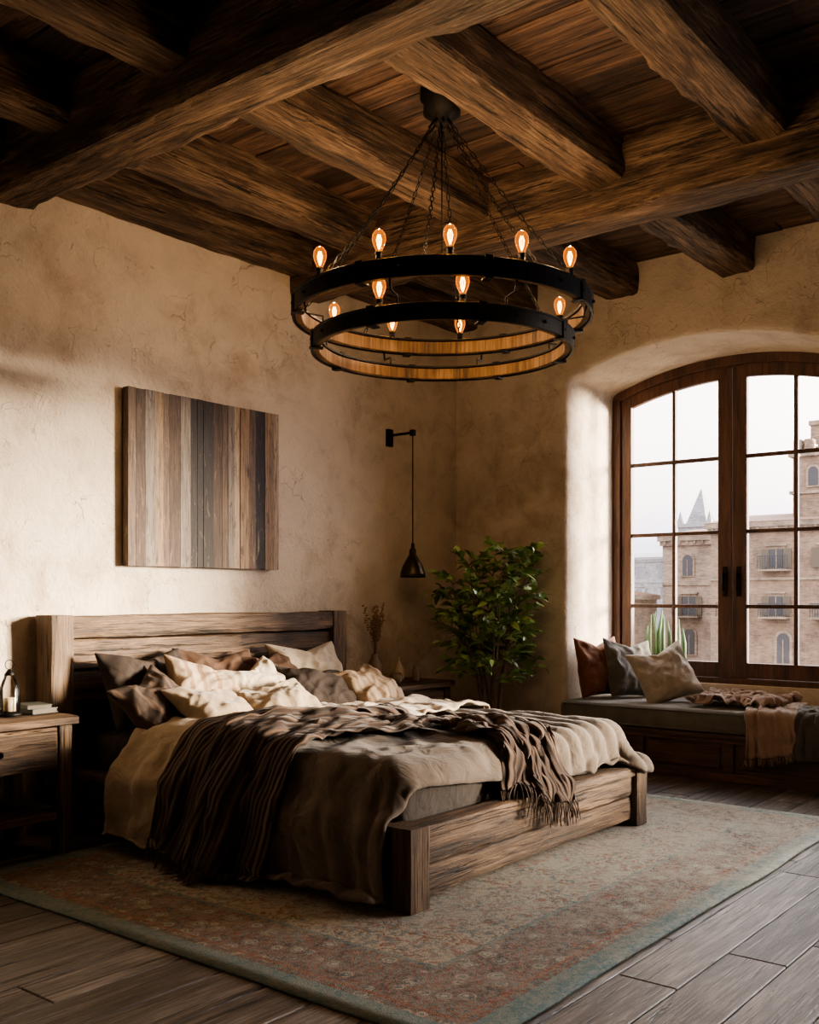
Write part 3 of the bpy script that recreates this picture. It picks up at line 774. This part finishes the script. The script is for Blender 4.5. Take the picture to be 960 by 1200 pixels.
# ------------------------------------------------------------------ plant
root=empty('potted_ficus'); pc=Vector((6.02,4.04,0))
bm=bmesh.new(); lathe(bm,[(0,0),(.13,0),(.15,.02),(.19,.28),(.20,.33),(.205,.35),(.18,.35),(.175,.31),(0,.30)],pc,32); mk('pot',bm,plain('terracotta_dark',(.14,.075,.045),.8,0,.3,20),root)
bmb=bmesh.new(); bml=bmesh.new()
def leaf(p,d,L,W):
    d=d.normalized(); s=d.cross(Vector((0,0,1))); 
    if s.length<.05: s=Vector((1,0,0))
    s.normalize(); rl=random.uniform(-.9,.9); s=(Matrix.Rotation(rl,3,d)@s); n=s.cross(d)
    prev=None
    for t,w in ((0,.04),(.25,.42),(.55,.5),(.82,.28),(1,.02)):
        c=p+d*L*t-Vector((0,0,1))*L*.35*t*t
        row=[bml.verts.new(c-s*W*w+n*W*w*.35),bml.verts.new(c),bml.verts.new(c+s*W*w+n*W*w*.35)]
        if prev:
            for k in (0,1): bml.faces.new((prev[k],prev[k+1],row[k+1],row[k]))
        prev=row
rnd=random.Random(11)
for si in range(12):
    a=si*2*math.pi/12+rnd.uniform(-.3,.3); lean=rnd.uniform(.14,.42); ht=rnd.uniform(.80,1.20)
    p0=pc+Vector((math.cos(a)*.05,math.sin(a)*.05,.30)); pts=[]
    for k in range(9):
        t=k/8; pts.append(p0+Vector((math.cos(a)*lean*t**1.3,math.sin(a)*lean*t**1.3,ht*t))+Vector((rnd.uniform(-.015,.015),rnd.uniform(-.015,.015),0)))
    for q in pts: q.x=min(q.x,6.5); q.y=min(q.y,4.68)
    tube(bmb,pts,.011,6,taper=[1-.09*k for k in range(9)])
    for k in range(3,9):
        for b in range(2 if k<8 else 3):
            ang=rnd.uniform(0,6.28); L=rnd.uniform(.16,.30)*(1.1-.04*k); d=Vector((math.cos(ang),math.sin(ang),rnd.uniform(.1,.9))).normalized()
            e=pts[k]+d*L; e.x=min(e.x,6.46); e.y=min(e.y,4.64); tube(bmb,[pts[k],pts[k].lerp(e,.5)+Vector((0,0,.015)),e],.004,4,taper=[1,.8,.5])
            for m in range(8):
                t=.25+.75*m/7; q=pts[k].lerp(e,t); dd=(d+Vector((rnd.uniform(-1,1),rnd.uniform(-1,1),rnd.uniform(-.5,.8)))).normalized()
                q2=q+dd*.1
                if q2.x<6.52 and q2.y<4.70: leaf(q,dd,rnd.uniform(.07,.115),rnd.uniform(.036,.052))
mk('branches',bmb,plain('bark',(.13,.09,.06),.85,0,.3,60),root)
s=NT('ficus_leaf'); r=s.isl(); col=s.ramp(r,[(0.,(.075,.14,.035)),(.5,(.17,.26,.07)),(1.,(.33,.43,.14))]); s.L(col,s.b.inputs['Base Color']); s.b.inputs['Roughness'].default_value=.34
mk('leaves',bml,s.m,root,smooth=True)

# ------------------------------------------------------------------ window seat
ws_=empty('window_seat'); sy0,sy1=1.86,3.74; sx=6.43
bm=bmesh.new()
box(bm,(sx+.03,sy0,.0),(7.21,sy1,.285)); box(bm,(sx-.01,sy0-.005,.275),(7.21,sy1+.005,.305)); box(bm,(sx,sy0,.0),(sx+.03,sy1,.055)); box(bm,(sx+.01,sy0,.245),(sx+.03,sy1,.275))
npn=3
for k in range(npn+1):
    y=sy0+(sy1-sy0)*k/npn; a=max(sy0,y-.035); b=min(sy1,y+.035); box(bm,(sx+.005,a,.055),(sx+.03,b,.245))
for k in range(npn):
    y=sy0+(sy1-sy0)*k/npn; box(bm,(sx+.018,y+.06,.08),(sx+.032,y+(sy1-sy0)/npn-.06,.22))
mk('base',bm,m_seatw,ws_,bevel=.004)
m_cush=fabric('seat_cushion_grey',(.17,.155,.13),wrinkle=.3)
bm=bmesh.new(); 
box(bm,(sx-.015,sy0+.01,.305),(7.20,sy1-.01,.455)); mk('cushion',bm,m_cush,ws_,smooth=True,bevel=.045,seg=5)
bm=bmesh.new()
for z in (.322,.438): tube(bm,[(sx-.016,sy0+.04,z),(sx-.016,sy1-.05,z)],.006,6)
mk('piping',bm,m_cush,ws_)
sz=.455
pillow('seat_pillow',(6.78,3.60,sz+.225),(.46,.46,.15),(78,0,-14),f_ru,21)
pillow('seat_pillow',(6.93,3.42,sz+.215),(.46,.46,.16),(72,4,-22),f_gr,22)
pillow('seat_pillow',(6.82,3.10,sz+.195),(.46,.44,.17),(62,-14,-36),fabric('pillow_sand',(.50,.44,.36)),23)
seatb=[B((sx-.015,1.5,0),(7.3,3.74,.455),.045),B((7.2,1.5,0),(7.5,3.9,.6),.02)]
def seat_cloth(x0,x1,y0,y1,nx,ny,rot,seed,z=.55,amp=.07):
    U,V=np.meshgrid(np.linspace(0,1,nx),np.linspace(0,1,ny),indexing='ij')
    X=x0+(x1-x0)*U; Y=y0+(y1-y0)*V; cx,cy=(x0+x1)/2,(y0+y1)/2; c,s=math.cos(rot),math.sin(rot)
    X,Y=cx+(X-cx)*c-(Y-cy)*s,cy+(X-cx)*s+(Y-cy)*c
    return np.stack([X,Y,z+amp*np.sin(V*26+2.5*np.sin(U*4)+seed)+.06*fbm(X,Y,6.,seed)],-1)
def rid(P,sp,seed,amp,ang):
    n,m=P.shape[:2]; U,V=np.meshgrid(np.arange(n)*sp,np.arange(m)*sp,indexing='ij'); N=normals(P)
    return P+N*np.sign(N[...,2:3]+.2)*(amp*ridges(U,V,1.5,9,seed,ang))[...,None]
P0=seat_cloth(6.22,6.95,2.04,2.42,36,36,.22,2.)
t1=rid(sim(P0,.0225,.0185,seatb,thick=.01,steps=110,iters=8,noise_amp=.05,fr=.8,bend=.03),.02,5.,.02,.1)
P0=seat_cloth(6.62,7.08,2.20,2.86,40,50,.1,5.,.60,.07)
t2=rid(sim(P0,.0175,.0185,seatb,thick=.02,steps=80,iters=8,noise_amp=.03,fr=.85,bend=.15),.02,8.,.075,.9)
P0=seat_cloth(6.22,6.8,1.84,2.10,32,28,.1,8.,.6)
t3=rid(sim(P0,.0205,.018,seatb,thick=.014,steps=110,iters=8,noise_amp=.05,fr=.8,bend=.03),.02,11.,.02,.1)
m_pk=fabric('throw_dusty_tan',(.36,.25,.185),(.27,.18,.13)); m_dg=fabric('throw_charcoal',(.09,.08,.072))
tb2=empty('seat_throw_blanket'); cloth_obj('tan_drape',t1,m_pk,tb2,.008,1); cloth_obj('tan_heap',t2,m_pk,tb2,.01,1)
fringe('tan_fringe',t1[0],t1[0]-t1[2],.05,m_pk,tb2)
tb3=empty('seat_throw_blanket'); cloth_obj('charcoal_drape',t3,m_dg,tb3,.008,1)

# ------------------------------------------------------------------ exterior
def bmat(name,c): 
    s=NT(name); co=s.obj(); n=s.noise(co,.5,6,.8); n2=s.noise(s.map(co,(1,1,5)),1.6,5,.7)
    col=s.ramp(s.math('ADD',s.math('MULTIPLY',n,.6),s.math('MULTIPLY',n2,.4)),[(.40,tuple(x*.5 for x in c)),(.5,tuple(x*.85 for x in c)),(.6,tuple(x*1.2 for x in c))]); s.L(col,s.b.inputs['Base Color']); s.b.inputs['Roughness'].default_value=.9; s.bump(n2,.6,.15); return s.m
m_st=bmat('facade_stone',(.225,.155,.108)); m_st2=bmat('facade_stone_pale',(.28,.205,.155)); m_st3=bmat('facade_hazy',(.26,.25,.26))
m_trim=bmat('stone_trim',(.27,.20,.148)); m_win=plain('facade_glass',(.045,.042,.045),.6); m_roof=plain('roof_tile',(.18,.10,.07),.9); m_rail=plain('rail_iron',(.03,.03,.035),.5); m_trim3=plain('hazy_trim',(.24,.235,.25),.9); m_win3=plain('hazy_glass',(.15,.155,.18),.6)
m_shut=plain('weathered_shutter',(.09,.07,.05),.8)
def archwin(bm,x,yc,w,z0,z1,mi,dx):
    """round-headed panel facing -x"""
    pts=[(yc-w,z0),(yc+w,z0)]+[(yc+w*math.cos(t),z1+w*math.sin(t)) for t in [math.pi*k/10 for k in range(11)]]
    f=[bm.verts.new((x-dx,p[0],p[1])) for p in pts]; b=[bm.verts.new((x,p[0],p[1])) for p in pts]
    fc=bm.faces.new(f); fc.material_index=mi
    for i in range(len(pts)):
        j=(i+1)%len(pts); fc=bm.faces.new((f[i],b[i],b[j],f[j])); fc.material_index=mi
def building(name,x,y0,y1,zt,mats,depth=12,zb=-12,bay=2.6,st=3.0,balc=True,roof=1.0,seed=1,extra=None):
    rr=random.Random(seed)
    bm=bmesh.new(); box(bm,(x,y0,zb),(x+depth,y1,zt),0)
    box(bm,(x-.35,y0-.3,zt-.25),(x+depth,y1+.3,zt+.1),1); box(bm,(x-.2,y0-.15,zt-.6),(x,y1+.15,zt-.25),1)
    k=y0
    while k<y1: box(bm,(x-.3,k,zt-.5),(x-.1,k+.18,zt-.25),1); k+=.6
    vs=[bm.verts.new(c) for c in ((x-.4,y0-.3,zt+.1),(x-.4,y1+.3,zt+.1),(x+depth,y1+.3,zt+.1),(x+depth,y0-.3,zt+.1),(x+depth/2,y0,zt+roof),(x+depth/2,y1,zt+roof))]
    for f in ((0,1,5,4),(1,2,5),(2,3,4,5),(3,0,4)): fc=bm.faces.new([vs[i] for i in f]); fc.material_index=3
    n=max(1,int((y1-y0)/bay)); b=(y1-y0)/n
    lv=0; z=zt-2.9
    while z>zb+1:
        if lv in (0,2): box(bm,(x-.12,y0,z-.75),(x,y1,z-.58),1)
        for k in range(n):
            yc=y0+b*(k+.5)+rr.uniform(-.25,.25); w=rr.choice((.38,.42,.5)); hh=rr.choice((1.2,1.4,1.7)) if lv!=2 else 1.5
            if lv>=2 or rr.random()<.15:
                archwin(bm,x,yc,w+.18,z-.1,z+hh,1,.10); archwin(bm,x,yc,w,z,z+hh,2,.14)
            else:
                box(bm,(x-.10,yc-w-.13,z-.1),(x,yc+w+.13,z+hh+.2),1); box(bm,(x-.14,yc-w,z),(x-.05,yc+w,z+hh),2)
                if rr.random()<.45:
                    for sg in (-1,1): box(bm,(x-.2,yc+sg*(w+.28)-.24,z),(x-.12,yc+sg*(w+.28)+.24,z+hh),5 if len(mats)>5 else 1)
                box(bm,(x-.25,yc-w-.2,z+hh+.2),(x,yc+w+.2,z+hh+.32),1)
            box(bm,(x-.17,yc-.03,z),(x-.13,yc+.03,z+hh),1)
            if balc and lv<2 and rr.random()<.7:
                box(bm,(x-.9,yc-w-.5,z-.2),(x,yc+w+.5,z-.08),1); box(bm,(x-.9,yc-w-.5,z+.72),(x-.85,yc+w+.5,z+.78),4)
                for q in range(13):
                    yq=yc-w-.5+(2*w+1)*q/12; box(bm,(x-.9,yq-.02,z-.1),(x-.86,yq+.02,z+.75),4)
        z-=st; lv+=1
    if extra: extra(bm)
    mk(name,bm,mats)
MA=[m_st,m_trim,m_win,m_roof,m_rail,m_shut]
def tower(bm):
    y0,y1=16.5,21.6; box(bm,(67,y0,4),(72,y1,10.4),0); box(bm,(66.8,y0-.25,10.2),(72.2,y1+.25,10.6),1); box(bm,(66.85,y0-.2,7.8),(72.2,y1+.2,8.0),1)
    for k in range(2):
        yc=y0+1.3+2.5*k; archwin(bm,67,yc,.45,8.2,9.2,1,.1); archwin(bm,67,yc,.3,8.3,9.2,2,.14)
    for yc in (17.3,18.4,19.6,20.6,21.3): box(bm,(66.9,yc-.25,10.5),(67.6,yc+.25,11.3),0)
    box(bm,(68,20.0,10.5),(69,20.8,12.4),0); box(bm,(67.9,19.9,12.3),(69.1,20.9,12.6),1)
def spire(bm):
    cx,cy=110,45.6
    box(bm,(cx-2,cy-1.9,-5),(cx+2,cy+1.9,9.0),0); box(bm,(cx-2.2,cy-2.2,8.9),(cx+2.2,cy+2.2,9.3),1)
    ap=bm.verts.new((cx,cy,13.4)); q=[bm.verts.new((cx+a*1.4,cy+b*1.2,9.3)) for a,b in ((-1,-1),(1,-1),(1,1),(-1,1))]
    for i in range(4): bm.faces.new((q[i],q[(i+1)%4],ap))
    for b in (-1.7,1.7):
        ap=bm.verts.new((cx-1.8,cy+b,10.8)); q=[bm.verts.new((cx-1.8+a*.3,cy+b+c*.3,9.3)) for a,c in ((-1,-1),(1,-1),(1,1),(-1,1))]
        for i in range(4): bm.faces.new((q[i],q[(i+1)%4],ap))
building('stone_apartment_building',65,8,26.3,5.9,MA,seed=4,bay=3.0,extra=tower)
building('stone_apartment_building',74,29.2,33.8,5.7,[m_st2,m_trim,m_win,m_roof,m_rail,m_shut],bay=2.3,seed=2)
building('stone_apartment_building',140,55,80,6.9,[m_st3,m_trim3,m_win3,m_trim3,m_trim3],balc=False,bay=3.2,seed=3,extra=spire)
building('stone_apartment_building',64,30.6+4.6,60,1.2,[m_st2,m_trim,m_win,m_roof,m_rail,m_shut],bay=2.6,roof=.6,seed=6)
bm=bmesh.new(); box(bm,(12,-80,-12.4),(300,160,-12)); mk('street_ground',bm,plain('street',(.2,.18,.16),.9))
bm=bmesh.new(); box(bm,(7.41,1.9,.42),(7.80,3.74,.50)); mk('trim_1',bm,m_trim)
root=empty('balcony_planter'); bm=bmesh.new(); box(bm,(7.50,3.25,.502),(7.72,3.66,.66)); mk('box',bm,m_trim,root,bevel=.01)
bm=bmesh.new()
for i in range(16):
    p=Vector((random.uniform(7.55,7.68),random.uniform(3.28,3.62),.64)); hh=random.uniform(.22,.46)
    tube(bm,[p,p+Vector((0,0,hh*.6)),p+Vector((random.uniform(-.02,.02),random.uniform(-.02,.02),hh))],.016,7,taper=[.9,1,.25])
mk('succulents',bm,plain('succulent_green',(.035,.08,.022),.6),root)

# ------------------------------------------------------------------ light
SUND=Vector((-2.9,3.9,-.60)).normalized()
w=bpy.data.worlds.new('world'); scene.world=w; w.use_nodes=True; nt=w.node_tree; bgn=nt.nodes['Background']
tc=nt.nodes.new('ShaderNodeTexCoord'); sx_=nt.nodes.new('ShaderNodeSeparateXYZ'); nt.links.new(tc.outputs['Generated'],sx_.inputs[0])
rmp=nt.nodes.new('ShaderNodeValToRGB'); nt.links.new(sx_.outputs[2],rmp.inputs[0]); cr=rmp.color_ramp
cr.elements[0].position=0; cr.elements[0].color=(.36,.37,.45,1); cr.elements[1].position=1; cr.elements[1].color=(.75,.82,.95,1)
for p,c in ((.05,(.44,.43,.50)),(.09,(.74,.62,.63)),(.16,(.94,.81,.77)),(.4,(1.,.95,.92))):
    e=cr.elements.new(p); e.color=(*c,1)
dp=nt.nodes.new('ShaderNodeVectorMath'); dp.operation='DOT_PRODUCT'; nt.links.new(tc.outputs['Generated'],dp.inputs[0]); dp.inputs[1].default_value=(-SUND.x,-SUND.y,-SUND.z)
mxx=nt.nodes.new('ShaderNodeMath'); mxx.operation='MAXIMUM'; nt.links.new(dp.outputs['Value'],mxx.inputs[0]); mxx.inputs[1].default_value=0
pw=nt.nodes.new('ShaderNodeMath'); pw.operation='POWER'; nt.links.new(mxx.outputs[0],pw.inputs[0]); pw.inputs[1].default_value=2.5
ml=nt.nodes.new('ShaderNodeMath'); ml.operation='MULTIPLY_ADD'; nt.links.new(pw.outputs[0],ml.inputs[0]); ml.inputs[1].default_value=19; ml.inputs[2].default_value=5.2
nt.links.new(rmp.outputs[0],bgn.inputs[0]); nt.links.new(ml.outputs[0],bgn.inputs[1])
sd=bpy.data.lights.new('sun','SUN'); sd.energy=29; sd.angle=math.radians(14); sd.color=(1,.83,.62)
so=bpy.data.objects.new('sun',sd); scene.collection.objects.link(so)
so.rotation_euler=SUND.to_track_quat('-Z','Y').to_euler(); so.location=(20,-20,12)
for nm,A,x in (('a',A1,7.5),('b',A2,6.95)):
    ld=bpy.data.lights.new('window_portal_'+nm,'AREA'); ld.shape='RECTANGLE'; ld.size=2*A.hw; ld.size_y=3.0; ld.cycles.is_portal=True
    lo=bpy.data.objects.new('window_portal_'+nm,ld); lo.location=(x,A.cy,1.5); lo.rotation_euler=Vector((-1,0,0)).to_track_quat('-Z','Z').to_euler(); scene.collection.objects.link(lo)

# ------------------------------------------------------------------ camera
cd=bpy.data.cameras.new('camera'); cd.sensor_width=36; cd.lens=1194/1200*36; cd.shift_y=99/1200; cd.clip_start=.05; cd.clip_end=1000
co=bpy.data.objects.new('camera',cd); co.location=(0,0,H); co.rotation_euler=(math.pi/2,0,math.radians(38.5-90)); scene.collection.objects.link(co); scene.camera=co
scene.view_settings.view_transform='AgX'
try: scene.view_settings.look='AgX - Medium High Contrast'
except Exception as e: print(e)
scene.view_settings.exposure=0.05
